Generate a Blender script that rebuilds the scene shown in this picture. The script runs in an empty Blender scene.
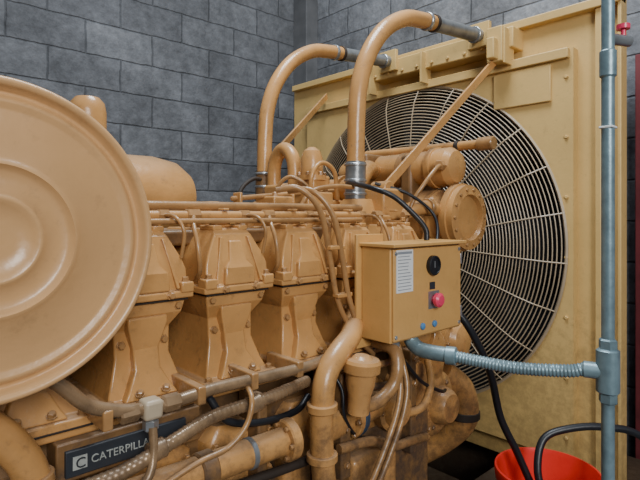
import bpy, math, random
from mathutils import Vector, Matrix
random.seed(4)
C = bpy.context.scene.collection

# ---------------------------------------------------------------- materials
def newmat(name):
    m = bpy.data.materials.new(name); m.use_nodes = True
    nt = m.node_tree
    return m, nt, nt.nodes["Principled BSDF"]
def paint(name, col, rough=0.42, dirt=0.35, metal=0.0, scale=6.0, dcol=None, bump=0.04, grime=0.0, dust=0.0):
    m, nt, b = newmat(name); L=nt.links.new
    tc = nt.nodes.new("ShaderNodeTexCoord")
    n1 = nt.nodes.new("ShaderNodeTexNoise"); n1.inputs["Scale"].default_value = scale
    n1.inputs["Detail"].default_value = 8; n1.inputs["Roughness"].default_value = 0.65
    L(tc.outputs["Object"], n1.inputs["Vector"])
    r = nt.nodes.new("ShaderNodeValToRGB")
    r.color_ramp.elements[0].position = 0.32; r.color_ramp.elements[1].position = 0.62
    d = dcol or tuple(c*(1-dirt) for c in col)
    r.color_ramp.elements[0].color = (*d, 1); r.color_ramp.elements[1].color = (*col, 1)
    L(n1.outputs["Fac"], r.inputs["Fac"])
    out = r.outputs["Color"]
    n2 = nt.nodes.new("ShaderNodeTexNoise"); n2.inputs["Scale"].default_value = 60
    n2.inputs["Detail"].default_value = 4
    L(tc.outputs["Object"], n2.inputs["Vector"])
    rough_src=None
    if grime:
        n3 = nt.nodes.new("ShaderNodeTexNoise"); n3.inputs["Scale"].default_value = 22
        n3.inputs["Detail"].default_value = 10; n3.inputs["Roughness"].default_value = 0.75
        L(tc.outputs["Object"], n3.inputs["Vector"])
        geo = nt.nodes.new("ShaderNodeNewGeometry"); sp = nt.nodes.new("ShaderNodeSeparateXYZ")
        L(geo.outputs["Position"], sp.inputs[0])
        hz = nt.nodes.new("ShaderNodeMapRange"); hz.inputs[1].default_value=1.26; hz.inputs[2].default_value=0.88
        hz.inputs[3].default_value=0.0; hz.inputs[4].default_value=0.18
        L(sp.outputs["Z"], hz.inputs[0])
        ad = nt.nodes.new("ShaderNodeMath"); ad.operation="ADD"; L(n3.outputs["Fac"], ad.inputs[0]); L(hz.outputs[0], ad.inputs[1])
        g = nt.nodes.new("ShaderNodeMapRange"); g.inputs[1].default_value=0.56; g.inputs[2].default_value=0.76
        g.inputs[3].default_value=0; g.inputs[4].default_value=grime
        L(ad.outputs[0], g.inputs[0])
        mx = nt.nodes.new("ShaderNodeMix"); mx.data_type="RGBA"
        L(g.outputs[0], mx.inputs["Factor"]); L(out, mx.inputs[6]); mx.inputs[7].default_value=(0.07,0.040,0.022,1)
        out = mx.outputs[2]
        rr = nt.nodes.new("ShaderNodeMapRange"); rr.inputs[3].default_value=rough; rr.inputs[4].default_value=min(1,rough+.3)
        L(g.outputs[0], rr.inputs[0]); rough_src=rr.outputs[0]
        if dust:
            sn = nt.nodes.new("ShaderNodeSeparateXYZ"); L(geo.outputs["Normal"], sn.inputs[0])
            q = nt.nodes.new("ShaderNodeMapRange"); q.inputs[1].default_value=0.6; q.inputs[2].default_value=1.0
            q.inputs[3].default_value=0; q.inputs[4].default_value=dust
            L(sn.outputs["Z"], q.inputs[0])
            qm = nt.nodes.new("ShaderNodeMath"); qm.operation="MULTIPLY"; L(q.outputs[0], qm.inputs[0]); L(n1.outputs["Fac"], qm.inputs[1])
            m2 = nt.nodes.new("ShaderNodeMix"); m2.data_type="RGBA"
            L(qm.outputs[0], m2.inputs["Factor"]); L(out, m2.inputs[6]); m2.inputs[7].default_value=(0.36,0.31,0.25,1)
            out = m2.outputs[2]
    L(out, b.inputs["Base Color"])
    bp = nt.nodes.new("ShaderNodeBump"); bp.inputs["Strength"].default_value = bump*4
    bp.inputs["Distance"].default_value = 0.004
    L(n2.outputs["Fac"], bp.inputs["Height"]); L(bp.outputs["Normal"], b.inputs["Normal"])
    b.inputs["Roughness"].default_value = rough; b.inputs["Metallic"].default_value = metal
    if rough_src: L(rough_src, b.inputs["Roughness"])
    return m
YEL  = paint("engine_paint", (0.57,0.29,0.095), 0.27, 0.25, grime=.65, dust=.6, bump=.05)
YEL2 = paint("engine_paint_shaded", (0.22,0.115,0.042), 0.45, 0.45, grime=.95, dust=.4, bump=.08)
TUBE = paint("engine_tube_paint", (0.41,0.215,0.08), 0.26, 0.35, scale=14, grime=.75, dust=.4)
LID  = paint("lid_paint", (0.60,0.345,0.148), 0.30, 0.14, scale=3, grime=.28)
RAD  = paint("radiator_paint", (0.66,0.44,0.160), 0.45, 0.16, scale=2.5, grime=.3)
GUARD= paint("guard_paint", (0.44,0.34,0.22), 0.4, 0.3, scale=3)
BOX  = paint("box_paint", (0.62,0.34,0.105), 0.34, 0.14, grime=.25)
GALV = paint("galvanised_steel", (0.24,0.35,0.39), 0.4, 0.35, 0.45, 20)
STEEL= paint("steel", (0.40,0.42,0.43), 0.3, 0.3, 0.7, 20)
DARK = paint("dark_core", (0.008,0.010,0.013), 0.8, 0.3)
BLACK= paint("black_rubber", (0.010,0.011,0.014), 0.4, 0.3)
GASK = paint("dark_grime", (0.030,0.019,0.012), 0.7, 0.4)  # dark small parts, plus painted shade for the gaps behind the heads
RED  = paint("red_plastic", (0.70,0.03,0.02), 0.3, 0.1)
REDD = paint("red_door_paint", (0.20,0.035,0.04), 0.6, 0.4)
PINK = paint("red_button", (0.75,0.05,0.12), 0.3, 0.05)
WHITE= paint("white_label", (0.75,0.76,0.74), 0.5, 0.08)
INK  = paint("ink", (0.022,0.027,0.035), 0.5, 0.2)
BLUE = paint("blue_gasket", (0.03,0.06,0.10), 0.5, 0.3)
SIL  = paint("silver_hose", (0.28,0.29,0.29), 0.35, 0.4, 0.5, 18)
CONC = paint("concrete", (0.14,0.142,0.148), 0.9, 0.4, scale=3)
SKID = paint("skid_paint", (0.12,0.085,0.05), 0.6, 0.5, grime=.8)
WATER= paint("oily_water", (0.20,0.02,0.02), 0.1, 0.1)
GPIPE= paint("worn_pipe_paint", (0.30,0.19,0.10), 0.26, 0.45, 0.25, 16, grime=.8, dust=.5)

def blockmat(name, axis, gain=1.0):
    m, nt, b = newmat(name); L=nt.links.new
    tc = nt.nodes.new("ShaderNodeTexCoord"); sp = nt.nodes.new("ShaderNodeSeparateXYZ")
    cb = nt.nodes.new("ShaderNodeCombineXYZ")
    L(tc.outputs["Object"], sp.inputs[0])
    L(sp.outputs[axis], cb.inputs[0]); L(sp.outputs["Z"], cb.inputs[1])
    nd = nt.nodes.new("ShaderNodeTexNoise"); nd.inputs["Scale"].default_value=9; nd.inputs["Detail"].default_value=5
    L(tc.outputs["Object"], nd.inputs["Vector"])
    sc = nt.nodes.new("ShaderNodeVectorMath"); sc.operation="SCALE"; sc.inputs["Scale"].default_value=0.020
    L(nd.outputs["Color"], sc.inputs[0])
    av = nt.nodes.new("ShaderNodeVectorMath"); av.operation="ADD"; L(cb.outputs[0], av.inputs[0]); L(sc.outputs[0], av.inputs[1])
    br = nt.nodes.new("ShaderNodeTexBrick")
    br.inputs["Scale"].default_value = 1.0
    br.inputs["Brick Width"].default_value = 0.47; br.inputs["Row Height"].default_value = 0.225
    br.inputs["Mortar Size"].default_value = 0.009; br.inputs["Mortar Smooth"].default_value = 0.9
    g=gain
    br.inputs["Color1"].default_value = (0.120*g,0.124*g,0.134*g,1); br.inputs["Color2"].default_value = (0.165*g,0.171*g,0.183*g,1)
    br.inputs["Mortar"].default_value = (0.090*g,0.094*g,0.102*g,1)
    L(av.outputs[0], br.inputs["Vector"])
    def nz(scale,lo,hi,a,c,det=9):
        n = nt.nodes.new("ShaderNodeTexNoise"); n.inputs["Scale"].default_value = scale; n.inputs["Detail"].default_value = det
        n.inputs["Roughness"].default_value = 0.75
        L(tc.outputs["Object"], n.inputs["Vector"])
        mr = nt.nodes.new("ShaderNodeMapRange"); mr.inputs[1].default_value=lo; mr.inputs[2].default_value=hi
        mr.inputs[3].default_value=a; mr.inputs[4].default_value=c
        L(n.outputs["Fac"], mr.inputs[0]); return mr.outputs[0]
    mu = nt.nodes.new("ShaderNodeMath"); mu.operation="MULTIPLY"
    L(nz(1.6,.3,.7,.5,1.5), mu.inputs[0]); L(nz(11,.3,.7,.62,1.38), mu.inputs[1])
    mx = nt.nodes.new("ShaderNodeVectorMath"); mx.operation = "SCALE"
    L(br.outputs["Color"], mx.inputs[0]); L(mu.outputs[0], mx.inputs["Scale"])
    m3 = nt.nodes.new("ShaderNodeMix"); m3.data_type="RGBA"
    L(nz(4.3,.55,.75,0,.4), m3.inputs["Factor"]); L(mx.outputs[0], m3.inputs[6]); m3.inputs[7].default_value=(.22*g,.225*g,.235*g,1)
    L(m3.outputs[2], b.inputs["Base Color"])
    n2 = nt.nodes.new("ShaderNodeTexNoise"); n2.inputs["Scale"].default_value = 36; n2.inputs["Detail"].default_value=7
    L(tc.outputs["Object"], n2.inputs["Vector"])
    sub = nt.nodes.new("ShaderNodeMath"); sub.operation="MULTIPLY_ADD"; sub.inputs[1].default_value=-0.9
    L(br.outputs["Fac"], sub.inputs[0]); L(n2.outputs["Fac"], sub.inputs[2])
    bp = nt.nodes.new("ShaderNodeBump"); bp.inputs["Strength"].default_value=0.8; bp.inputs["Distance"].default_value=0.009
    L(sub.outputs[0], bp.inputs["Height"]); L(bp.outputs["Normal"], b.inputs["Normal"])
    b.inputs["Roughness"].default_value = 0.9
    return m

# ---------------------------------------------------------------- geometry helpers
def empty(name, loc=(0,0,0)):
    e = bpy.data.objects.new(name, None); C.objects.link(e); e.location = loc
    e.empty_display_size = 0.1
    return e
def mesh(name, vs, fs, mat, parent=None, smooth=False, bevel=0, angle=35):
    me = bpy.data.meshes.new(name); me.from_pydata([tuple(v) for v in vs], [], fs); me.update()
    import bmesh
    bm = bmesh.new(); bm.from_mesh(me); bmesh.ops.recalc_face_normals(bm, faces=bm.faces); bm.to_mesh(me); bm.free()
    o = bpy.data.objects.new(name, me); C.objects.link(o)
    me.materials.append(mat)
    if smooth or bevel:
        for p in me.polygons: p.use_smooth = True
        me.set_sharp_from_angle(angle=math.radians(angle))
    if bevel:
        b = o.modifiers.new("bevel", "BEVEL"); b.width = bevel; b.segments = 3; b.limit_method = "ANGLE"
        b.angle_limit = math.radians(28)
    if parent: o.parent = parent
    return o
def boxgeo(x0,x1,y0,y1,z0,z1):
    v=[(x,y,z) for x in (x0,x1) for y in (y0,y1) for z in (z0,z1)]
    f=[(0,1,3,2),(4,6,7,5),(0,4,5,1),(2,3,7,6),(0,2,6,4),(1,5,7,3)]
    return v,f
def box(name,x0,x1,y0,y1,z0,z1,mat,parent=None,bevel=0.004):
    v,f=boxgeo(x0,x1,y0,y1,z0,z1); return mesh(name,v,f,mat,parent,bevel=bevel)
def basis(d):
    d=Vector(d).normalized(); a=Vector((0,0,1)) if abs(d.z)<0.9 else Vector((1,0,0))
    u=d.cross(a).normalized(); return d,u,d.cross(u).normalized()
def lathe(name, org, axis, prof, mat, parent=None, seg=40, angle=30):
    d,u,w=basis(axis); org=Vector(org); vs=[];fs=[]
    for t,r in prof:
        for i in range(seg):
            a=2*math.pi*i/seg
            vs.append(org+d*t+(u*math.cos(a)+w*math.sin(a))*max(r,1e-4))
    for k in range(len(prof)-1):
        for i in range(seg):
            j=(i+1)%seg; fs.append((k*seg+i,k*seg+j,(k+1)*seg+j,(k+1)*seg+i))
    fs.append(tuple(range(seg))); fs.append(tuple(range((len(prof)-1)*seg,len(prof)*seg)))
    return mesh(name,vs,fs,mat,parent,smooth=True,angle=angle)
def cyl(name,p0,p1,r,mat,parent=None,seg=32,ch=0.004,r1=None):
    p0=Vector(p0);p1=Vector(p1);L=(p1-p0).length;r1=r if r1 is None else r1
    return lathe(name,p0,p1-p0,[(0,r-ch),(ch,r),(L-ch,r1),(L,r1-ch)],mat,parent,seg)
def spline(pts,n=8):
    P=[Vector(p) for p in pts]; P=[P[0]*2-P[1]]+P+[P[-1]*2-P[-2]]; out=[]
    for i in range(1,len(P)-2):
        a,b,c,d=P[i-1],P[i],P[i+1],P[i+2]
        for k in range(n):
            t=k/n
            out.append(0.5*((2*b)+(c-a)*t+(2*a-5*b+4*c-d)*t*t+(3*b-a-3*c+d)*t**3))
    out.append(P[-2]); return out
def sweep(name,pts,r,mat,parent=None,seg=14,corr=0,n=8,pitch=None):
    S=spline(pts,n) if len(pts)>2 else [Vector(p) for p in pts]
    if corr:
        pitch=pitch or r*0.9; step=pitch/4; R=[S[0]]; acc=0
        for a,b in zip(S[:-1],S[1:]):
            L=(b-a).length; t=step-acc
            while t<L: R.append(a+(b-a)*(t/L)); t+=step
            acc=(L-(t-step))
        S=R
    vs=[];fs=[]
    T=(S[1]-S[0]).normalized(); _,u,_w=basis(T)
    for i,p in enumerate(S):
        if i==0: t=(S[1]-S[0])
        elif i==len(S)-1: t=S[-1]-S[-2]
        else: t=S[i+1]-S[i-1]
        t.normalize(); u=(u-t*u.dot(t)).normalized(); w=t.cross(u)
        rr=r*(1+(corr*math.sin(i*math.pi/2) if corr else 0))
        for k in range(seg):
            a=2*math.pi*k/seg; vs.append(p+(u*math.cos(a)+w*math.sin(a))*rr)
    for k in range(len(S)-1):
        for i in range(seg):
            j=(i+1)%seg; fs.append((k*seg+i,k*seg+j,(k+1)*seg+j,(k+1)*seg+i))
    fs.append(tuple(range(seg))); fs.append(tuple(range((len(S)-1)*seg,len(S)*seg)))
    return mesh(name,vs,fs,mat,parent,smooth=True,angle=60)
def bolts(name,lst,mat,parent=None,r=0.008,h=0.008):
    vs=[];fs=[]
    for p,ax in lst:
        d,u,w=basis(ax);p=Vector(p);b=len(vs)
        for t,q in ((0,r*1.35),(h*.2,r*1.35),(h*.2,r),(h*0.85,r),(h,r*0.8)):
            for i in range(6):
                a=math.pi*i/3; vs.append(p+d*t+(u*math.cos(a)+w*math.sin(a))*q)
        for k in range(4):
            for i in range(6):
                j=(i+1)%6; fs.append((b+k*6+i,b+k*6+j,b+k*6+6+j,b+k*6+6+i))
        fs.append(tuple(b+24+i for i in range(6)))
    return mesh(name,vs,fs,mat,parent)
def ringbolts(org,ax,R,n,off=0):
    d,u,w=basis(ax);org=Vector(org)
    return [(org+(u*math.cos(2*math.pi*(i+off)/n)+w*math.sin(2*math.pi*(i+off)/n))*R,ax) for i in range(n)]
def loft(name,cx,secs,mat,parent=None,angle=40,bevel=0):
    vs=[];fs=[];K=5;N=4*K
    for s in secs:
        z,hx,y0,y1,cr=s[:5];dx=s[5] if len(s)>5 else 0
        cr=min(cr,hx*.99,(y1-y0)*.49)
        for (sx,sy,a0) in ((1,1,0),(-1,1,90),(-1,-1,180),(1,-1,270)):
            ox=cx+dx+sx*(hx-cr); oy=(y1-cr) if sy>0 else (y0+cr)
            for k in range(K):
                a=math.radians(a0+90*k/(K-1)); vs.append((ox+cr*math.cos(a),oy+cr*math.sin(a),z))
    for k in range(len(secs)-1):
        for i in range(N):
            j=(i+1)%N; fs.append((k*N+i,k*N+j,(k+1)*N+j,(k+1)*N+i))
    fs.append(tuple(range(N))); fs.append(tuple(range((len(secs)-1)*N,len(secs)*N)))
    return mesh(name,vs,fs,mat,parent,smooth=True,angle=angle,bevel=bevel)
def frust(name,cx,secs,mat,parent=None,bevel=0.005):
    vs=[];fs=[]
    for z,hx,y0,y1 in secs: vs+=[(cx-hx,y0,z),(cx+hx,y0,z),(cx+hx,y1,z),(cx-hx,y1,z)]
    for k in range(len(secs)-1):
        for i in range(4):
            j=(i+1)%4; fs.append((k*4+i,k*4+j,k*4+4+j,k*4+4+i))
    fs.append((0,1,2,3)); n=(len(secs)-1)*4; fs.append((n,n+1,n+2,n+3))
    return mesh(name,vs,fs,mat,parent,bevel=bevel,angle=20)
def multi(name,geos,mat,parent=None,bevel=0.003):
    vs=[];fs=[]
    for v,f in geos:
        b=len(vs); vs+=v; fs+=[tuple(i+b for i in q) for q in f]
    return mesh(name,vs,fs,mat,parent,bevel=bevel)
def clamp(name,p,ax,r,parent,mat=STEEL,w=0.014):
    p=Vector(p);d=Vector(ax).normalized()
    return cyl(name,p-d*w/2,p+d*w/2,r,mat,parent,24,0.002)

# ---------------------------------------------------------------- room
def plane_box(name,x0,x1,y0,y1,z0,z1,mat):
    return box(name,x0,x1,y0,y1,z0,z1,mat,None,bevel=0)
plane_box("floor",-4,3.3,-3.5,3.8,-0.1,0,CONC)
plane_box("wall_back",-4,3.3,3.6,3.8,0,4.2,blockmat("block_wall_back","X",0.80))  # lower gain puts the dimmer light on this wall into its block colour
plane_box("wall_right",3.12,3.3,-3.5,3.6,0,4.2,blockmat("block_wall_right","Y",1.15))  # same blocks, brighter light on this side painted in through the gain
box("concrete_column",2.98,3.12,3.42,3.6,0,4.2,CONC,None,0.008)
d=empty("door_1")
box("leaf",3.06,3.105,-0.2,0.86,0,2.45,REDD,d,0.004)
multi("ribs",[boxgeo(3.045,3.065,-0.15,0.82,z,z+0.03) for z in [0.15+i*0.14 for i in range(16)]],REDD,d)
box("handle",3.02,3.05,-0.1,-0.06,1.0,1.15,STEEL,d)

# ---------------------------------------------------------------- skid
sk=empty("steel_skid_frame")
multi("side_beam",[boxgeo(-1.2,2.9,0.55,1.25,0.36,0.38),boxgeo(-1.2,2.9,0.60,0.62,0.02,0.36),boxgeo(-1.2,2.9,0.55,0.72,0.0,0.02)],SKID,sk)
multi("far_beam",[boxgeo(-1.2,2.9,2.35,2.95,0.36,0.38),boxgeo(-1.2,2.9,2.86,2.88,0.0,0.36)],SKID,sk)
multi("cross_beams",[boxgeo(x,x+0.15,0.6,2.88,0.02,0.36) for x in (-1.1,0,1.1,1.95,2.6)],SKID,sk)

# ---------------------------------------------------------------- radiator
ra=empty("radiator")
CY,CZ,R=1.80,1.45,0.872
def holeplate(name,X0,X1,y0,y1,z0,z1,cy,cz,r,mat,parent,n=96):
    A=[]
    for i in range(n):
        a=2*math.pi*i/n;A.append(a)
    for (y,z) in ((y0,z0),(y1,z0),(y0,z1),(y1,z1)): A.append(math.atan2(z-cz,y-cy)%(2*math.pi))
    A=sorted(set(A));vs=[];fs=[];N=len(A)
    for X in (X0,X1):
        for a in A:
            c,s=math.cos(a),math.sin(a); vs.append((X,cy+r*c,cz+r*s))
        for a in A:
            c,s=math.cos(a),math.sin(a)
            ty=((y1-cy)/c if c>0 else (y0-cy)/c) if abs(c)>1e-6 else 1e9
            tz=((z1-cz)/s if s>0 else (z0-cz)/s) if abs(s)>1e-6 else 1e9
            t=min(ty,tz); vs.append((X,cy+t*c,cz+t*s))
    for i in range(N):
        j=(i+1)%N
        fs+= [(i,j,N+j,N+i),(2*N+i,2*N+j,3*N+j,3*N+i),(i,j,2*N+j,2*N+i),(N+i,N+j,3*N+j,3*N+i)]
    return mesh(name,vs,fs,mat,parent,smooth=True,angle=30)
holeplate("front_frame",2.41,2.45,0.72,2.90,0.40,2.53,CY,CZ,R+.002,RAD,ra)
holeplate("fan_shroud",2.36,2.41,0.905,2.70,0.50,2.345,CY,CZ,R,RAD,ra)
vs=[];fs=[];n=96
for X in (2.355,2.60):
    for i in range(n):
        a=2*math.pi*i/n; vs.append((X,CY+(R-.004)*math.cos(a),CZ+(R-.004)*math.sin(a)))
for i in range(n):
    j=(i+1)%n; fs.append((i,j,n+j,n+i))
mesh("shroud_ring",vs,fs,DARK,ra,smooth=True)
box("core",2.60,2.80,0.88,2.74,0.45,2.40,DARK,ra)
box("side_channel_near",2.45,2.85,0.86,0.92,0.40,2.53,RAD,ra)
box("side_channel_far",2.45,2.85,2.70,2.76,0.40,2.53,RAD,ra)
box("top_tank",2.45,2.86,0.86,2.86,2.40,2.55,RAD,ra,0.01)
box("top_lip",2.37,2.44,0.72,2.88,2.50,2.54,RAD,ra)
box("bottom_tank",2.47,2.86,0.88,2.80,0.38,0.50,RAD,ra,0.01)
box("stiffener_angle",2.335,2.362,0.92,2.69,2.30,2.345,RAD,ra)
box("edge_strip",2.385,2.412,0.80,0.825,0.42,2.50,RAD,ra)
box("outer_strip",2.38,2.412,0.72,0.735,0.42,2.53,RAD,ra)
bolts("frame_bolts",[((2.41,0.77,0.6+i*0.27),(-1,0,0)) for i in range(7)]+[((2.36,0.935,0.6+i*0.27),(-1,0,0)) for i in range(7)],RAD,ra,0.008,0.008)
box("hose_header",2.31,2.42,1.16,2.06,2.40,2.50,RAD,ra,.006)
multi("header_gussets",[boxgeo(2.27,2.36,y,y+.012,2.32,2.49) for y in (1.18,1.66,2.03)],RAD,ra)
bolts("header_bolts",[((2.31,1.22+i*.10,2.425),(-1,0,0)) for i in range(9)],RAD,ra,.008,.009)
multi("hose_flange_plate",[boxgeo(2.285,2.31,y-.06,y+.06,2.43,2.55) for y in (1.33,1.91)],RAD,ra)
multi("near_bracket",[boxgeo(2.26,2.36,1.19,1.27,2.33,2.50),boxgeo(2.22,2.27,1.21,1.25,2.34,2.44)],RAD,ra,.006)
box("shroud_patch",2.345,2.362,1.0,1.28,2.12,2.29,RAD,ra)
vs=[];fs=[]
def torus(X,r,wr,seg=128,ss=4):
    b=len(vs)
    for i in range(seg):
        a=2*math.pi*i/seg
        for k in range(ss):
            q=2*math.pi*k/ss
            rr=r+wr*math.cos(q); vs.append((X+wr*math.sin(q),CY+rr*math.cos(a),CZ+rr*math.sin(a)))
    for i in range(seg):
        for k in range(ss):
            fs.append((b+i*ss+k,b+((i+1)%seg)*ss+k,b+((i+1)%seg)*ss+(k+1)%ss,b+i*ss+(k+1)%ss))
def gx(r): return 2.305 + 0.055*max(0,(r-0.70)/0.172)**2
NR=40
for i in range(NR):
    r=0.20+(R-0.005-0.20)*i/(NR-1); torus(gx(r),r,0.0031 if i<NR-1 else 0.008)
def wire(p,q,wr):
    p=Vector(p);q=Vector(q);d,u,w=basis(q-p);b=len(vs)
    for e in (p,q):
        for k in range(5):
            a=2*math.pi*k/5; vs.append(e+(u*math.cos(a)+w*math.sin(a))*wr)
    for k in range(5): fs.append((b+k,b+(k+1)%5,b+5+(k+1)%5,b+5+k))
for i in range(24):
    a=2*math.pi*(i+.3)/24
    rs=[0.2,0.5,0.7,0.78,R]
    for r0,r1 in zip(rs[:-1],rs[1:]):
        wire((gx(r0)-0.004,CY+r0*math.cos(a),CZ+r0*math.sin(a)),(gx(r1)-0.004,CY+r1*math.cos(a),CZ+r1*math.sin(a)),0.0036)
mesh("fan_guard",vs,fs,GUARD,ra,smooth=True)
lathe("fan_hub",(2.56,CY,CZ),(-1,0,0),[(0,.13),(.08,.13),(.1,.11),(.12,.05),(.3,.05)],YEL2,ra)
vs=[];fs=[]
for i in range(8):
    a0=2*math.pi*i/8; b=len(vs)
    for k in range(5):
        r=0.12+0.70*k/4; w=0.11+0.02*k; tw=0.85-0.1*k
        for s in (-1,1):
            a=a0+s*w*math.cos(tw)/max(r,.2)*0.9; x=2.50+s*w*math.sin(tw)*0.35
            for e in (0,0.006): vs.append((x+e,CY+r*math.cos(a),CZ+r*math.sin(a)))
    for k in range(4):
        q=b+k*4
        fs+=[(q,q+2,q+6,q+4),(q+1,q+3,q+7,q+5),(q,q+1,q+5,q+4),(q+2,q+3,q+7,q+6)]
    fs.append((b+16,b+17,b+19,b+18))
mesh("fan_blades",vs,fs,paint("fan_blade_paint",(0.02,0.022,0.026),0.5,0.3),ra,smooth=True)

# ---------------------------------------------------------------- engine
en=empty("diesel_engine")
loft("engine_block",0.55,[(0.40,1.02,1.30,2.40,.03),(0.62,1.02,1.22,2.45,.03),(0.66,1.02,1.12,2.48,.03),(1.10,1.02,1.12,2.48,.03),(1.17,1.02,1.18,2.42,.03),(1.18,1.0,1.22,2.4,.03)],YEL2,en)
box("block_ledge",-0.46,1.56,1.085,1.2,1.155,1.176,YEL,en,.005)
box("cylinder_bank_near",-0.45,1.55,1.40,1.62,1.17,1.52,GASK,en,0.01)  # near-black colour paints in the shadow between the heads
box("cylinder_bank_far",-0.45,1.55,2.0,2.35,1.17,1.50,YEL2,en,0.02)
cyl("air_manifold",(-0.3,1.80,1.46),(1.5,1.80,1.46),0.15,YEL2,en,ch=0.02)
CXS=[-0.215,0.02,0.255,0.49,0.725,0.96,1.195,1.43]
for i,cx in enumerate(CXS):
    frust("cylinder_head_%d"%(i+1),cx,[(1.175,.106,1.072,1.42),(1.196,.106,1.072,1.42),(1.198,.090,1.098,1.42),(1.225,.080,1.112,1.42),
        (1.28,.064,1.130,1.42),(1.34,.066,1.132,1.42),(1.375,.084,1.105,1.42),(1.404,.090,1.098,1.42)],YEL,en,.004)
    frust("head_rib_%d"%(i+1),cx,[(1.197,.062,1.078,1.2),(1.215,.050,1.085,1.2),(1.255,.030,1.102,1.2),(1.30,.030,1.112,1.2),(1.355,.046,1.100,1.2),(1.372,.046,1.1,1.2)],YEL,en,.004)
    frust("gasket_%d"%(i+1),cx,[(1.402,.093,1.092,1.42),(1.409,.093,1.092,1.42)],GASK,en,.001)
    frust("foot_gasket_%d"%(i+1),cx,[(1.1755,.107,1.071,1.42),(1.180,.107,1.0705,1.42)],GASK,en,.001)
    frust("valve_cover_%d"%(i+1),cx,[(1.408,.103,1.082,1.42),(1.425,.103,1.082,1.42),(1.427,.093,1.094,1.42),(1.475,.091,1.097,1.42),
        (1.500,.082,1.104,1.415),(1.550,.056,1.120,1.40),(1.566,.048,1.135,1.39)],YEL,en,.004)
    frust("cover_boss_%d"%(i+1),cx,[(1.426,.045,1.083,1.2),(1.468,.042,1.085,1.2),(1.484,.026,1.094,1.2),(1.535,.018,1.108,1.2)],YEL,en,.004)
    # slanted ribs on the cover shoulders
    vv=[];ff=[]
    for s in (-1,1):
        for dx in (-.004,.004):
            b0=len(vv); vv+=[(cx+s*.066+dx,1.084,1.43),(cx+s*.066+dx,1.12,1.43),(cx+s*.040+dx,1.14,1.545),(cx+s*.040+dx,1.108,1.545)]
        b1=len(vv)-8
        ff+=[(b1,b1+1,b1+2,b1+3),(b1+4,b1+5,b1+6,b1+7),(b1,b1+4,b1+7,b1+3),(b1,b1+1,b1+5,b1+4),(b1+2,b1+3,b1+7,b1+6),(b1+1,b1+2,b1+6,b1+5)]
    mesh("cover_ribs_%d"%(i+1),vv,ff,YEL,en,bevel=.0015)
    multi("cover_lugs_%d"%(i+1),[boxgeo(cx+s*.086-.016,cx+s*.086+.016,1.078,1.12,1.42,1.445) for s in (-1,1)]+[boxgeo(cx-.052,cx-.024,1.13,1.2,1.56,1.574),boxgeo(cx+.024,cx+.052,1.13,1.2,1.56,1.574)],YEL,en,.004)
    bl=[((cx+s*.086,1.094,1.445),(0,0,1)) for s in (-1,1)]+[((cx+s*.038,1.155,1.574),(0,0,1)) for s in (-1,1)]
    bl+=[((cx+s*.045,1.082,1.417),(0,-1,0)) for s in (-1,1)]
    bl+=[((cx+s*.09,1.088,1.196),(0,0,1)) for s in (-1,1)]+[((cx+s*.03,1.076,1.21),(0,-.4,1)) for s in (-1,1)]
    bl+=[((cx+s*.072,1.104,1.39),(0,-1,0)) for s in (-1,1)]+[((cx+s*.05,1.131,1.31),(0,-1,0)) for s in (-1,1)]
    bolts("cover_bolts_%d"%(i+1),bl,TUBE,en,0.008,0.011)
    loft("inspection_cover_%d"%(i+1),cx,[(0.80,.07,1.09,1.2,.02),(0.82,.10,1.075,1.2,.03),(1.05,.10,1.075,1.2,.03),(1.08,.07,1.09,1.2,.02)],YEL,en)
    bolts("inspection_bolts_%d"%(i+1),[((cx+s*.08,1.075,z),(0,-1,0)) for s in (-1,1) for z in (.84,.94,1.04)],YEL,en,0.008,0.01)
    sweep("injector_line_%da"%(i+1),[(cx-.09,1.16,1.60),(cx-.112,1.12,1.575),(cx-.118,1.09,1.53),(cx-.112,1.09,1.47),(cx-.1,1.13,1.44)],0.0060,TUBE,en,10)
    sweep("injector_line_%db"%(i+1),[(cx+.065,1.165,1.60),(cx+.07,1.11,1.595),(cx+.082,1.09,1.56),(cx+.08,1.10,1.50)],0.0045,TUBE,en,10)
    box("rocker_link_%d"%(i+1),cx-.03,cx+.03,1.20,1.34,1.54,1.60,YEL,en,0.008)
    cyl("rail_nut_%d"%(i+1),(cx-.09-.018,1.165,1.60),(cx-.09+.018,1.165,1.60),0.017,TUBE,en,6,0.003)
    cyl("rail_tee_%d"%(i+1),(cx+.065-.014,1.165,1.60),(cx+.065+.014,1.165,1.60),0.015,TUBE,en,6,0.003)
    multi("rail_bracket_%d"%(i+1),[boxgeo(cx-.008,cx+.008,1.12,1.27,1.574,1.580),boxgeo(cx-.008,cx+.008,1.12,1.126,1.574,1.592),boxgeo(cx-.008,cx+.008,1.15,1.18,1.612,1.618)],YEL,en,.002)
cyl("fuel_rail_upper",(-0.3,1.165,1.60),(1.27,1.165,1.60),0.0105,YEL,en)
cyl("fuel_rail_lower",(-0.3,1.125,1.585),(1.22,1.125,1.585),0.007,TUBE,en)
cyl("fuel_rail_back",(-0.3,1.25,1.625),(1.35,1.25,1.625),0.012,TUBE,en)
box("linkage_shelf",0.3,1.36,1.22,1.50,1.52,1.56,YEL2,en,0.008)
bolts("shelf_bolts",[((0.4+i*.1,1.30,1.56),(0,0,1)) for i in range(10)],YEL,en,0.012,0.03)
multi("governor_blocks",[boxgeo(.98,1.06,1.28,1.38,1.56,1.66),boxgeo(1.14,1.26,1.30,1.40,1.56,1.68),boxgeo(.76,.80,1.30,1.36,1.56,1.64)],YEL,en,.006)
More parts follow.
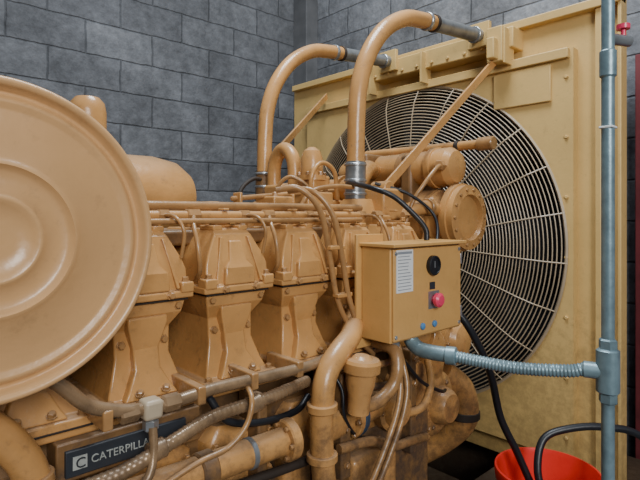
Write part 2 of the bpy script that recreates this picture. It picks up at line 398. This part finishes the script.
bolts("governor_bolts",[((1.0,1.30,1.66),(0,0,1)),((1.04,1.36,1.66),(0,0,1)),((1.16,1.32,1.68),(0,0,1)),((1.24,1.32,1.68),(0,0,1)),((1.24,1.38,1.68),(0,0,1))],TUBE,en,.009,.014)
cyl("control_shaft",(.86,1.34,1.65),(1.30,1.34,1.69),.008,TUBE,en)
multi("shaft_levers",[boxgeo(x,x+.010,1.32,1.36,1.60,1.67) for x in (.88,1.09)],YEL,en,.003)
lathe("turbo_housing",(0.35,1.72,1.66),(1,0,0),[(0,.10),(.03,.145),(.42,.145),(.50,.13),(.55,.095),(.575,.04),(.58,.0)],YEL,en)
cyl("turbo_flange",(0.62,1.72,1.66),(0.65,1.72,1.66),0.16,YEL,en)
bolts("turbo_bolts",ringbolts((.65,1.72,1.66),(1,0,0),.150,14),TUBE,en,.007,.01)
lathe("exhaust_stub",(0.49,1.5,1.55),(0,0,1),[(0,.05),(.34,.05),(.365,.045),(.380,.032),(.385,.0)],YEL,en)
AX,AY,AZ=0.155,0.90,1.562
lathe("air_cleaner_lid",(AX,AY,AZ),(0,-1,0),[(-.17,.0),(-.17,.225),(-.16,.235),(-.012,.235),(-.010,.247),(.008,.249),(.013,.246),(.014,.240),(.008,.235),(-.006,.231),(-.008,.226),
   (-.003,.221),(.004,.216),(.005,.210),(-.001,.204),(.000,.198),(.004,.128),(.012,.122),(.014,.116),(.006,.110),(.003,.104),(.004,.074),(.013,.069),(.014,.062),(.006,.057),(.004,.03),(.006,.0)],LID,en,seg=128,angle=70)
cyl("air_cleaner_band",(AX,AY+.06,AZ),(AX,AY+.085,AZ),0.241,STEEL,en,64)
cyl("air_cleaner_neck",(AX,AY+.16,AZ+.02),(AX,1.55,AZ+.02),0.09,YEL2,en)
box("name_plate",0.305,0.56,1.058,1.070,1.088,1.140,INK,en,0.002)
box("name_plate_backing",0.29,0.60,1.066,1.13,1.076,1.155,YEL2,en,0.004)
def text(name,s,size,loc,rot,mat,parent,depth=0.001):
    cu=bpy.data.curves.new(name,"FONT"); cu.body=s; cu.size=size; cu.extrude=depth
    o=bpy.data.objects.new(name,cu); C.objects.link(o)
    bpy.context.view_layer.update()
    me=bpy.data.meshes.new_from_object(o.evaluated_get(bpy.context.evaluated_depsgraph_get()))
    bpy.data.objects.remove(o)
    q=bpy.data.objects.new(name,me); C.objects.link(q); me.materials.clear(); me.materials.append(mat)
    q.location=loc; q.rotation_euler=rot; q.parent=parent; return q
GREYT=paint("plate_lettering",(.38,.40,.37),.5,.4,scale=40)
text("plate_text","CATERPILLAR",0.022,(0.352,1.057,1.106),(math.pi/2,0,0),GREYT,en)
box("plate_logo_square",.318,.345,1.0565,1.058,1.101,1.127,GREYT,en,0)
text("plate_logo","C",0.028,(0.3225,1.0555,1.104),(math.pi/2,0,0),INK,en)
# lower pipes
sweep("rear_drain_elbow",[(.06,1.10,1.30),(.12,1.03,1.28),(.19,1.01,1.22),(.235,1.01,1.14),(.24,1.02,1.04),(.22,1.05,.95)],.030,YEL,en,20)
clamp("rear_elbow_band",(.237,1.01,1.13),(.1,0,-1),.036,en,TUBE,.02)
sweep("oil_line",[(.20,1.04,1.36),(.28,1.01,1.29),(.34,1.0,1.235),(.45,1.0,1.206),(.6,1.0,1.212),(.75,1.0,1.208),(.88,1.0,1.206),(.98,1.04,1.20)],0.0135,GPIPE,en)
box("tee_fitting",.43,.47,.980,1.020,1.186,1.226,paint("pale_fitting",(.46,.37,.25),.4,.2),en,0.008)
cyl("tee_nut",(.45,1.0,1.185),(.45,1.0,1.16),0.016,STEEL,en,6)
for i,x in enumerate((.405,.495)): cyl("tee_side_nut_%d"%(i+1),(x-.02,1.0,1.207),(x+.02,1.0,1.207),.018,GPIPE,en,6)
sweep("drain_hose",[(.45,.99,1.17),(.447,.98,1.12),(.43,.97,1.08),(.38,.97,1.04),(.33,.98,1.0),(.3,1.0,.9)],0.009,GPIPE,en)
sweep("coolant_line",[(.20,1.0,1.055),(.28,1.0,1.085),(.39,.99,1.100),(.5,.99,1.13),(.6,1.0,1.150),(.75,1.0,1.155),(.9,1.03,1.155)],0.015,GPIPE,en,corr=.035,pitch=.012)
for i,(x,z) in enumerate(((.46,1.12),(.70,1.154))): clamp("coolant_line_nut_%d"%(i+1),(x,.993,z),(1,0,.15),.021,en,GPIPE,.035)
sweep("loop_hose",[(.69,1.02,1.205),(.675,.965,1.18),(.655,.955,1.13),(.61,.96,1.09),(.54,.97,1.075),(.45,.98,1.045)],0.0065,TUBE,en,10)
for i,x in enumerate((.36,.56,.70,.84)):
    box("pipe_clip_%d"%(i+1),x-.010,x+.010,.984,1.12,1.188,1.228,TUBE,en,0.004)
cyl("water_pipe",(.36,1.01,1.035),(.82,1.01,1.03),0.034,YEL,en)
cyl("water_pipe_flange",(.80,1.01,1.03),(.83,1.01,1.03),0.052,YEL,en)
cyl("water_pipe_collar",(.56,1.01,1.032),(.60,1.01,1.032),0.041,YEL2,en)
clamp("water_pipe_band",(.70,1.01,1.031),(1,0,0),.037,en,STEEL,.014)
bolts("water_flange_bolts",ringbolts((.80,1.01,1.03),(-1,0,0),.042,6),TUBE,en,.006,.008)
sweep("lower_tube_1",[(.2,1.03,.985),(.4,1.03,.975),(.6,1.02,.965),(.85,1.02,.95),(1.0,1.05,.93)],.012,GASK,en)
sweep("lower_tube_2",[(.62,1.06,1.17),(.66,1.04,1.11),(.76,1.03,1.085),(.87,1.04,1.08),(.93,1.06,1.10)],.009,BLACK,en)
sweep("lower_tube_3",[(1.05,1.07,1.17),(1.10,1.04,1.10),(1.22,1.03,1.07),(1.34,1.04,1.08),(1.42,1.06,1.13),(1.46,1.1,1.2)],.012,GPIPE,en)
sweep("lower_tube_4",[(.98,.99,.96),(1.10,.98,.95),(1.20,.99,.90),(1.32,1.0,.88),(1.45,1.04,.84)],.014,TUBE,en)
sweep("lower_tube_5",[(.97,1.06,1.16),(1.03,1.02,1.15),(1.14,1.01,1.15),(1.26,1.02,1.14),(1.36,1.05,1.10),(1.40,1.10,1.02)],.010,TUBE,en)
sweep("lower_tube_6",[(1.28,1.01,.97),(1.36,.99,.98),(1.42,1.0,1.04),(1.46,1.04,1.10)],.013,YEL,en)
sweep("sensor_wire_1",[(.98,1.05,1.19),(1.0,1.0,1.12),(1.0,.99,1.05),(1.05,1.0,.98),(1.12,1.02,.94)],.005,BLACK,en,8)
sweep("sensor_wire_2",[(1.24,1.02,1.20),(1.30,1.0,1.12),(1.38,1.0,1.05),(1.48,1.0,1.0),(1.55,1.03,.98)],.006,BLACK,en,8)
lathe("oil_filter_head",(1.28,1.10,.98),(0,-1,0),[(0,.07),(.06,.07),(.065,.055),(.09,.05),(.095,.02),(.11,.02),(.11,0)],YEL,en)
bolts("filter_head_bolts",ringbolts((1.28,1.04,.98),(0,-1,0),.06,6),TUBE,en,.007,.01)
multi("mount_bracket",[boxgeo(1.00,1.04,1.0,1.12,.86,1.16),boxgeo(1.34,1.37,1.02,1.12,.82,1.16),boxgeo(.74,.77,1.03,1.12,.9,1.15)],YEL2,en,.006)
bolts("bracket_bolts",[((1.02,1.0,z),(0,-1,0)) for z in (.9,1.0,1.13)]+[((1.355,1.02,z),(0,-1,0)) for z in (.86,.95,1.05,1.13)],TUBE,en,.008,.01)
sweep("oil_elbow",[(1.16,1.10,1.29),(1.06,1.02,1.255),(.98,.99,1.225),(.925,.98,1.18),(.905,.975,1.11),(.903,.975,1.0),(.915,.975,.84),(.93,1.0,.6)],0.031,YEL,en,20)
clamp("elbow_flange",(.904,.975,1.10),(0,0,1),.041,en,YEL,.02)
clamp("elbow_flange_low",(.904,.975,.97),(0,0,1),.041,en,YEL,.02)
lathe("oil_filler_neck",(1.02,.955,1.06),(.05,-.05,1),[(0,.030),(.05,.032),(.08,.04),(.112,.043),(.115,.052),(.140,.053),(.148,.048),(.150,.03),(.158,.02),(.160,0)],YEL,en)
sweep("filler_elbow",[(1.02,.97,1.09),(1.05,.96,1.07),(1.10,.95,1.075),(1.15,.94,1.11),(1.17,.94,1.16),(1.18,.97,1.205),(1.17,1.08,1.22)],0.019,TUBE,en)
cyl("cross_pipe",(.93,1.02,1.02),(1.45,1.12,0.99),0.045,YEL,en)
for i,(x) in enumerate((1.06,1.085)):
    t=(x-.93)/.52; p=Vector((x,1.02+.1*t,1.02-.03*t)); clamp("cross_flange_%d"%(i+1),p,(.52,.1,-.03),.066,en,(YEL,BLUE)[i],.022)
bolts("cross_flange_bolts",ringbolts((1.05,1.04,1.013),(-1,-.19,.03),.055,8),TUBE,en,.007,.01)
box("pump_bracket",.95,1.50,1.06,1.2,.55,.93,YEL2,en,.02)
box("pump_bracket_rib",1.05,1.25,1.0,1.1,.7,.9,YEL,en,.02)
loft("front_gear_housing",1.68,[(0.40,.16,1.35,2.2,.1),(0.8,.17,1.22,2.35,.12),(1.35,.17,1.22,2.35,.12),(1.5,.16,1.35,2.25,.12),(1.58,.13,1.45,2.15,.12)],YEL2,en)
lathe("water_pump",(1.60,1.26,.90),(0,-1,0),[(0,.14),(.06,.14),(.07,.155),(.10,.155),(.105,.13),(.15,.12),(.17,.095),(.175,.07),(.21,.062),(.225,.05),(.23,.0)],YEL,en)
bolts("water_pump_bolts",ringbolts((1.60,1.16,.90),(0,-1,0),.143,12),TUBE,en,.009,.012)
bolts("water_pump_face_bolts",ringbolts((1.60,1.09,.90),(0,-1,0),.084,6),TUBE,en,.008,.010)
sweep("pump_outlet",[(1.60,1.14,1.02),(1.56,1.10,1.12),(1.48,1.08,1.18),(1.38,1.10,1.20),(1.25,1.2,1.2)],0.055,YEL,en,22)
clamp("pump_outlet_flange",(1.47,1.083,1.183),(1,0,-.3),.073,en,YEL,.025)
bolts("pump_outlet_bolts",ringbolts((1.482,1.083,1.179),(1,0,-.3),.063,8),TUBE,en,.007,.01)
lathe("pump_inlet_elbow",(1.76,1.25,1.10),(0.05,-1,.05),[(0,.07),(.10,.075),(.105,.095),(.135,.095),(.14,.075),(.16,.06),(.17,.03),(.17,0)],YEL,en)
bolts("pump_inlet_bolts",ringbolts((1.766,1.113,1.106),(0.05,-1,.05),.085,8),TUBE,en,.007,.01)
sweep("pump_lower_pipe",[(1.72,1.16,.98),(1.80,1.12,.90),(1.82,1.12,.78),(1.80,1.2,.68),(1.74,1.3,.6)],0.052,YEL,en,20)
clamp("pump_lower_band",(1.82,1.12,.80),(0,0,1),.062,en,GASK,.03)
lathe("crank_pulley",(1.86,1.80,.85),(1,0,0),[(0,.2),(.02,.2),(.03,.18),(.05,.2),(.07,.18),(.09,.2),(.11,.2),(.11,0)],BLACK,en)
lathe("fan_drive",(1.84,CY,CZ),(1,0,0),[(0,.12),(.1,.12),(.12,.09),(.30,.07),(.42,.07),(.42,0)],YEL2,en)
# heat exchangers across engine
lathe("heat_exchanger",(1.86,1.75,1.59),(0,-1,0),[(0,.10),(.05,.118),(.50,.118),(.51,.112),(.57,.112),(.575,.140),(.602,.140),(.604,.132),(.63,.132),(.636,.094),(.618,.088),(.618,0)],YEL,en,56)
bolts("heat_exchanger_bolts",ringbolts((1.86,1.121,1.59),(0,-1,0),.114,14),TUBE,en,.008,.01)
for i,y in enumerate((1.27,1.46,1.60)): clamp("exchanger_band_%d"%(i+1),(1.86,y,1.59),(0,1,0),.123,en,TUBE,.022)
lathe("oil_cooler_tube",(1.84,1.80,1.80),(0,-1,0),[(0,.06),(.04,.076),(.52,.076),(.525,.088),(.55,.088),(.552,.082),(.61,.082),(.635,.065),(.645,.035),(.647,0)],YEL,en,44)
clamp("oil_cooler_band",(1.84,1.42,1.80),(0,1,0),.080,en,TUBE,.03)
cyl("cooler_drain_boss",(1.80,1.20,1.80),(1.73,1.18,1.80),.022,TUBE,en,6)
cyl("breather_tube",(1.93,1.75,1.905),(1.93,1.10,1.895),0.020,YEL,en)
cyl("breather_cap",(1.93,1.12,1.895),(1.93,1.05,1.895),0.028,TUBE,en)
clamp("breather_clamp",(1.93,1.22,1.897),(0,1,0),.024,en,GASK,.02)
box("cooler_saddle",1.76,1.95,1.34,1.40,1.40,1.86,YEL2,en,.015)
box("cooler_saddle_back",1.72,1.95,1.56,1.66,1.40,1.88,YEL2,en,.015)
sweep("cooler_link",[(1.76,1.56,1.80),(1.66,1.50,1.80),(1.58,1.46,1.76),(1.52,1.44,1.70)],0.038,YEL,en,18)
sweep("cooler_bypass",[(1.74,1.20,1.62),(1.68,1.19,1.63),(1.60,1.21,1.62),(1.54,1.26,1.58),(1.5,1.34,1.52)],.028,YEL,en,18)
clamp("cooler_bypass_nut",(1.67,1.19,1.63),(1,0,-.02),.036,en,TUBE,.02)
sweep("cooler_drain_line",[(1.74,1.18,1.80),(1.68,1.16,1.78),(1.62,1.17,1.72),(1.58,1.2,1.64),(1.54,1.22,1.5)],.008,TUBE,en,10)
sweep("sensor_wire_3",[(1.46,1.28,1.72),(1.56,1.20,1.68),(1.64,1.14,1.60),(1.60,1.10,1.50),(1.50,1.08,1.42)],.006,BLACK,en,8)
for tag,y in (("near",1.33),("far",1.91)):
    z0=1.58
    sweep("coolant_riser_"+tag,[(1.40,y,z0),(1.405,y,1.75),(1.41,y,1.95),(1.425,y,2.09),(1.475,y,2.22),(1.57,y,2.34),(1.70,y,2.42),(1.82,y,2.445),(1.92,y,2.455)],0.034,YEL,en,20)
    sweep("riser_hose_"+tag,[(1.90,y,2.453),(2.15,y,2.475),(2.29,y,2.488)],0.033,SIL,en,20)
    for k,(x,z) in enumerate(((1.86,2.449),(1.91,2.454),(2.25,2.484))): clamp("riser_clamp_%s_%d"%(tag,k+1),(x,y,z),(1,0,.08),.040,en,(STEEL,GASK,STEEL)[k],.016)
    sweep("riser_coupling_"+tag,[(1.402,y,1.66),(1.404,y,1.72),(1.407,y,1.80)],0.039,SIL if tag=="near" else YEL2,en,20)
    for k,z in enumerate((1.68,1.73,1.79)): clamp("riser_base_clamp_%s_%d"%(tag,k+1),(1.404,y,z),(0,0,1),.043,en,STEEL,.010)
    loft("thermostat_housing_"+tag,1.42,[(1.50,.10,y-.09,y+.12,.03),(1.60,.10,y-.09,y+.12,.03),(1.605,.075,y-.07,y+.09,.04),(1.66,.055,y-.055,y+.055,.05)],YEL,en)
    bolts("thermostat_bolts_"+tag,[((1.42+a*.085,y+b,1.60),(0,0,1)) for a in (-1,1) for b in (-.07,.10)],TUBE,en,.01,.014)
cyl("thermostat_cross_pipe",(1.50,1.40,1.70),(1.50,1.88,1.70),.05,YEL,en)
for i,y in enumerate((1.48,1.70)): clamp("cross_pipe_flange_%d"%(i+1),(1.50,y,1.70),(0,1,0),.064,en,YEL,.022)
multi("valley_casting",[boxgeo(1.30,1.46,1.44,1.86,1.50,1.66),boxgeo(1.34,1.44,1.50,1.60,1.66,1.76),boxgeo(1.32,1.42,1.68,1.80,1.66,1.73)],YEL,en,.012)
sweep("bypass_arch",[(1.38,1.80,1.66),(1.38,1.80,1.80),(1.38,1.775,1.86),(1.38,1.73,1.885),(1.38,1.685,1.86),(1.38,1.66,1.80),(1.38,1.66,1.66)],.030,YEL,en,18)
lathe("thermostat_dome",(1.38,1.55,1.74),(0,0,1),[(0,.06),(.02,.06),(.02,.045),(.09,.045),(.12,.034),(.135,.015),(.136,0)],YEL,en)
bolts("valley_bolts",[((1.32,1.46+i*.075,1.66),(0,0,1)) for i in range(6)]+ringbolts((1.38,1.55,1.76),(0,0,1),.052,6),TUBE,en,.008,.014)
sweep("vent_line_1",[(1.30,1.46,1.6),(1.28,1.44,1.74),(1.33,1.44,1.80),(1.40,1.44,1.77),(1.42,1.44,1.66)],.009,YEL,en,10)
sweep("vent_line_2",[(1.26,1.62,1.6),(1.24,1.60,1.70),(1.27,1.56,1.75),(1.32,1.52,1.72),(1.34,1.50,1.66)],.008,TUBE,en,10)
sweep("vent_line_3",[(1.22,1.85,1.58),(1.24,1.86,1.70),(1.32,1.88,1.76),(1.40,1.90,1.76)],.009,GASK,en,10)
sweep("vent_line_4",[(1.10,1.30,1.62),(1.14,1.28,1.68),(1.24,1.27,1.70),(1.34,1.28,1.70)],.008,TUBE,en,10)
def bar(name,p,q,w,t,mat,parent):
    p=Vector(p);q=Vector(q);d,u,v=basis(q-p)
    vs=[]
    for e in (p,q):
        for a,b in ((-1,-1),(1,-1),(1,1),(-1,1)): vs.append(e+u*a*w/2+v*b*t/2)
    return mesh(name,vs,[(0,1,2,3),(4,5,6,7),(0,1,5,4),(1,2,6,5),(2,3,7,6),(3,0,4,7)],mat,parent,bevel=.003)
bar("radiator_brace_near",(1.50,1.27,1.70),(2.36,1.24,2.40),.012,.036,YEL,en)
bar("radiator_brace_far",(1.50,2.0,1.86),(2.36,2.50,2.40),.012,.040,YEL,en)
cyl("brace_pin",(1.50,1.24,1.70),(1.50,1.32,1.70),.03,YEL,en)
cyl("brace_top_pin",(2.34,1.21,2.39),(2.34,1.28,2.39),.028,YEL,en)
box("brace_foot",1.44,1.56,1.22,1.34,1.58,1.70,YEL,en,.01)
sweep("fuel_tube_1",[(.88,1.14,1.67),(.93,1.10,1.675),(.985,1.07,1.61),(1.02,1.065,1.47),(1.045,1.06,1.35),(1.10,1.05,1.25),(1.19,1.05,1.17)],.0085,TUBE,en,12)
sweep("fuel_tube_2",[(.94,1.16,1.67),(.98,1.10,1.67),(1.025,1.06,1.60),(1.055,1.05,1.47),(1.075,1.045,1.36),(1.12,1.04,1.26),(1.2,1.04,1.19)],.0085,TUBE,en,12)
for k,(x,y,z) in enumerate(((1.035,1.06,1.50),(1.06,1.055,1.36))): box("tube_clip_%d"%(k+1),x-.03,x+.03,y-.013,y+.013,z,z+.012,YEL,en,.003)
sweep("supply_cable",[(1.36,1.32,1.72),(1.27,1.13,1.69),(1.30,1.06,1.66),(1.345,1.01,1.60),(1.37,.985,1.555),(1.37,.98,1.519)],.009,BLACK,en,12)

# ---------------------------------------------------------------- control box
cb=empty("control_box")
X0,X1,Y0,Y1,Z0,Z1=1.116,1.470,.922,1.032,1.235,1.512
box("housing",X0,X1,Y0,Y1,Z0,Z1,BOX,cb,.004)
box("door_panel",X0+.006,X1-.006,Y0-.008,Y0,Z0+.006,Z1-.010,BOX,cb,.003)
box("drip_lip",X0-.01,X1+.008,Y0-.022,Y1+.01,Z1-.004,Z1+.006,BOX,cb,.002)
box("back_plate",X0-.02,X0+.10,Y1,Y1+.01,Z0-.03,Z1+.03,BOX,cb,.002)
multi("mount_arms",[boxgeo(1.13,1.17,1.03,1.075,1.24,1.27),boxgeo(1.40,1.44,1.03,1.075,1.24,1.27)],BOX,cb)
multi("hinges",[boxgeo(X1-.004,X1+.006,Y0-.006,Y0+.012,z,z+.035) for z in (1.27,1.44)],STEEL,cb,.002)
F=Y0-.008
box("label",1.132,1.208,F-.002,F,1.378,1.500,WHITE,cb,0)
multi("label_print",[boxgeo(1.138,1.202-random.random()*.02,F-.0028,F-.0018,z,z+.0022) for z in [1.385+.0095*i for i in range(11)]]+[boxgeo(1.138,1.202,F-.0028,F-.0018,1.488,1.495)],paint("label_ink",(.25,.27,.3),.6,.1),cb,0)
lathe("gauge",(1.305,F,1.447),(0,-1,0),[(0,.030),(.012,.030),(.014,.026),(.009,.024),(.009,0)],BLACK,cb)
box("gauge_needle",1.3035,1.3065,F-.0115,F-.009,1.44,1.460,STEEL,cb,0)
box("sticker",1.292,1.318,F-.002,F,1.374,1.396,INK,cb,0)
box("button_plate",1.285,1.340,F-.002,F,1.315,1.368,STEEL,cb,0)
lathe("stop_button",(1.312,F,1.342),(0,-1,0),[(0,.013),(.012,.013),(.013,.021),(.024,.022),(.030,.015),(.031,0)],PINK,cb)
for i,x in enumerate((1.255,1.315)):
    lathe("lamp_%d"%(i+1),(x,F,1.268),(0,-1,0),[(0,.010),(.005,.010),(.008,.006),(.009,0)],paint("lamp_blue_%d"%i,(.08,.22,.42),.3,.1),cb)  # two bluish screw heads on the door panel, not lamps
bolts("screws",[((x,F,z),(0,-1,0)) for x in (X0+.016,X1-.016) for z in (Z0+.018,Z1-.022)],STEEL,cb,.005,.003)
cyl("conduit_gland_1",(1.19,.97,1.235),(1.19,.97,1.205),.02,STEEL,cb,6)
sweep("under_conduit_1",[(1.185,.96,1.21),(1.17,.93,1.12),(1.14,.915,1.05),(1.08,.91,.96),(1.0,.92,.84),(.96,.98,.7)],.009,TUBE,en,12)
sweep("under_conduit_2",[(1.21,.97,1.21),(1.20,.93,1.11),(1.17,.915,1.04),(1.11,.91,.95),(1.04,.92,.84),(1.0,.98,.7)],.009,TUBE,en,12)

# ---------------------------------------------------------------- post + flexible conduit
po=empty("conduit_post")
PX,PY=1.42,.46
cyl("post",(PX,PY,0),(PX,PY,3.1),.0155,GALV,po,24,.001)
cyl("post_foot",(PX,PY,0),(PX,PY,.012),.06,GALV,po)
loft("junction_body",PX,[(1.145,.020,PY-.02,PY+.02,.018),(1.15,.026,PY-.026,PY+.026,.02),(1.255,.026,PY-.026,PY+.026,.02),(1.26,.020,PY-.02,PY+.02,.018)],GALV,po)
cyl("collar_top",(PX,PY,1.255),(PX,PY,1.285),.022,GALV,po,6)
cyl("collar_bottom",(PX,PY,1.12),(PX,PY,1.15),.022,GALV,po,6)
cyl("side_port",(PX,PY,1.2),(PX-.02,PY+.055,1.2),.021,GALV,po,24)
sweep("flexible_conduit",[(PX-.018,PY+.05,1.2),(1.385,.55,1.190),(1.34,.66,1.182),(1.30,.76,1.188),(1.27,.84,1.195)],.0165,GALV,po,16,corr=.08,pitch=.009)
sweep("conduit_elbow",[(1.272,.835,1.195),(1.258,.88,1.196),(1.25,.92,1.200),(1.248,.945,1.215),(1.248,.955,1.233)],.022,GALV,po,16)
clamp("conduit_nut",(1.275,.828,1.194),(.35,-.9,0),.026,po,GALV,.03)
cyl("upper_coupling",(PX,PY,1.95),(PX,PY,2.02),.020,GALV,po)
cyl("valve_body",(PX,PY,2.05),(PX+.07,PY-.03,2.05),.014,STEEL,po)
lathe("valve_knob",(PX+.05,PY-.02,2.06),(0,0,1),[(0,.006),(.02,.006),(.02,.016),(.032,.016),(.034,0)],PINK,po)
box("cable_tie",PX-.017,PX+.017,PY-.017,PY+.017,1.82,1.826,WHITE,po,.002)

# ---------------------------------------------------------------- bucket & hose
bk=empty("plastic_bucket")
BX,BY=1.76,.76
lathe("pail",(BX,BY,.38),(0,0,1),[(0,.0),(0,.125),(.01,.13),(.30,.160),(.302,.170),(.335,.174),(.345,.172),(.346,.165),(.33,.160),(.05,.130),(.03,.0)],RED,bk,48,angle=50)
lathe("contents",(BX,BY,.60),(0,0,1),[(0,.15),(.01,.151),(.01,0)],WATER,bk)
sweep("handle",[(BX-.17,BY,.70),(BX-.17,BY-.07,.64),(BX-.1,BY-.165,.60),(BX,BY-.2,.585),(BX+.1,BY-.165,.60),(BX+.17,BY-.07,.64),(BX+.17,BY,.70)],.004,STEEL,bk,8)
ho=empty("rubber_drain_hose")
sweep("drop",[(1.50,1.05,1.34),(1.53,.96,1.26),(1.58,.92,1.16),(1.65,.91,1.04),(1.70,.90,.88),(1.74,.86,.76),(1.76,.82,.66),(1.77,.80,.625)],.013,BLACK,ho,14)
h2=empty("rubber_supply_hose")
sweep("run",[(1.74,.76,.625),(1.75,.79,.72),(1.80,.79,.81),(1.87,.73,.845),(1.96,.645,.85),(2.06,.55,.81),(2.18,.42,.6),(2.26,.3,.25),(2.3,.15,.03),(2.3,-.3,.02)],.013,BLACK,h2,14)

# ---------------------------------------------------------------- light
w=bpy.data.worlds.new("World"); bpy.context.scene.world=w; w.use_nodes=True
nt=w.node_tree; bg=nt.nodes["Background"]
tc=nt.nodes.new("ShaderNodeTexCoord"); sp=nt.nodes.new("ShaderNodeSeparateXYZ"); nt.links.new(tc.outputs["Generated"],sp.inputs[0])
rp=nt.nodes.new("ShaderNodeValToRGB"); e=rp.color_ramp.elements
e[0].position=.0; e[0].color=(.025,.025,.03,1); e[1].position=.9; e[1].color=(.74,.87,1,1)
x=e.new(.3); x.color=(.20,.25,.31,1)
nt.links.new(sp.outputs["Z"],rp.inputs[0]); nt.links.new(rp.outputs[0],bg.inputs[0]); bg.inputs[1].default_value=.60
def area(name,loc,target,size,e,col):
    l=bpy.data.lights.new(name,"AREA"); l.shape="RECTANGLE"; l.size=size[0]; l.size_y=size[1]; l.energy=e; l.color=col
    o=bpy.data.objects.new(name,l); C.objects.link(o); o.location=loc
    o.rotation_euler=(Vector(target)-Vector(loc)).to_track_quat("-Z","Y").to_euler(); return o
area("daylight_opening",(-0.8,-2.9,3.0),(1.2,1.5,1.3),(1.5,1.4),160,(.99,.98,.97))
area("skylight",(1.3,1.1,4.6),(1.4,1.7,1.2),(1.1,1.1),125,(.88,.94,1))

# ---------------------------------------------------------------- camera
cam=bpy.data.cameras.new("camera"); co=bpy.data.objects.new("camera",cam); C.objects.link(co)
cam.sensor_width=36; cam.lens=510/640*36; cam.shift_y=-25/640; cam.clip_start=.02
co.location=(0,0,1.6); co.rotation_euler=(math.radians(90),0,math.radians(-42.6))
bpy.context.scene.camera=co
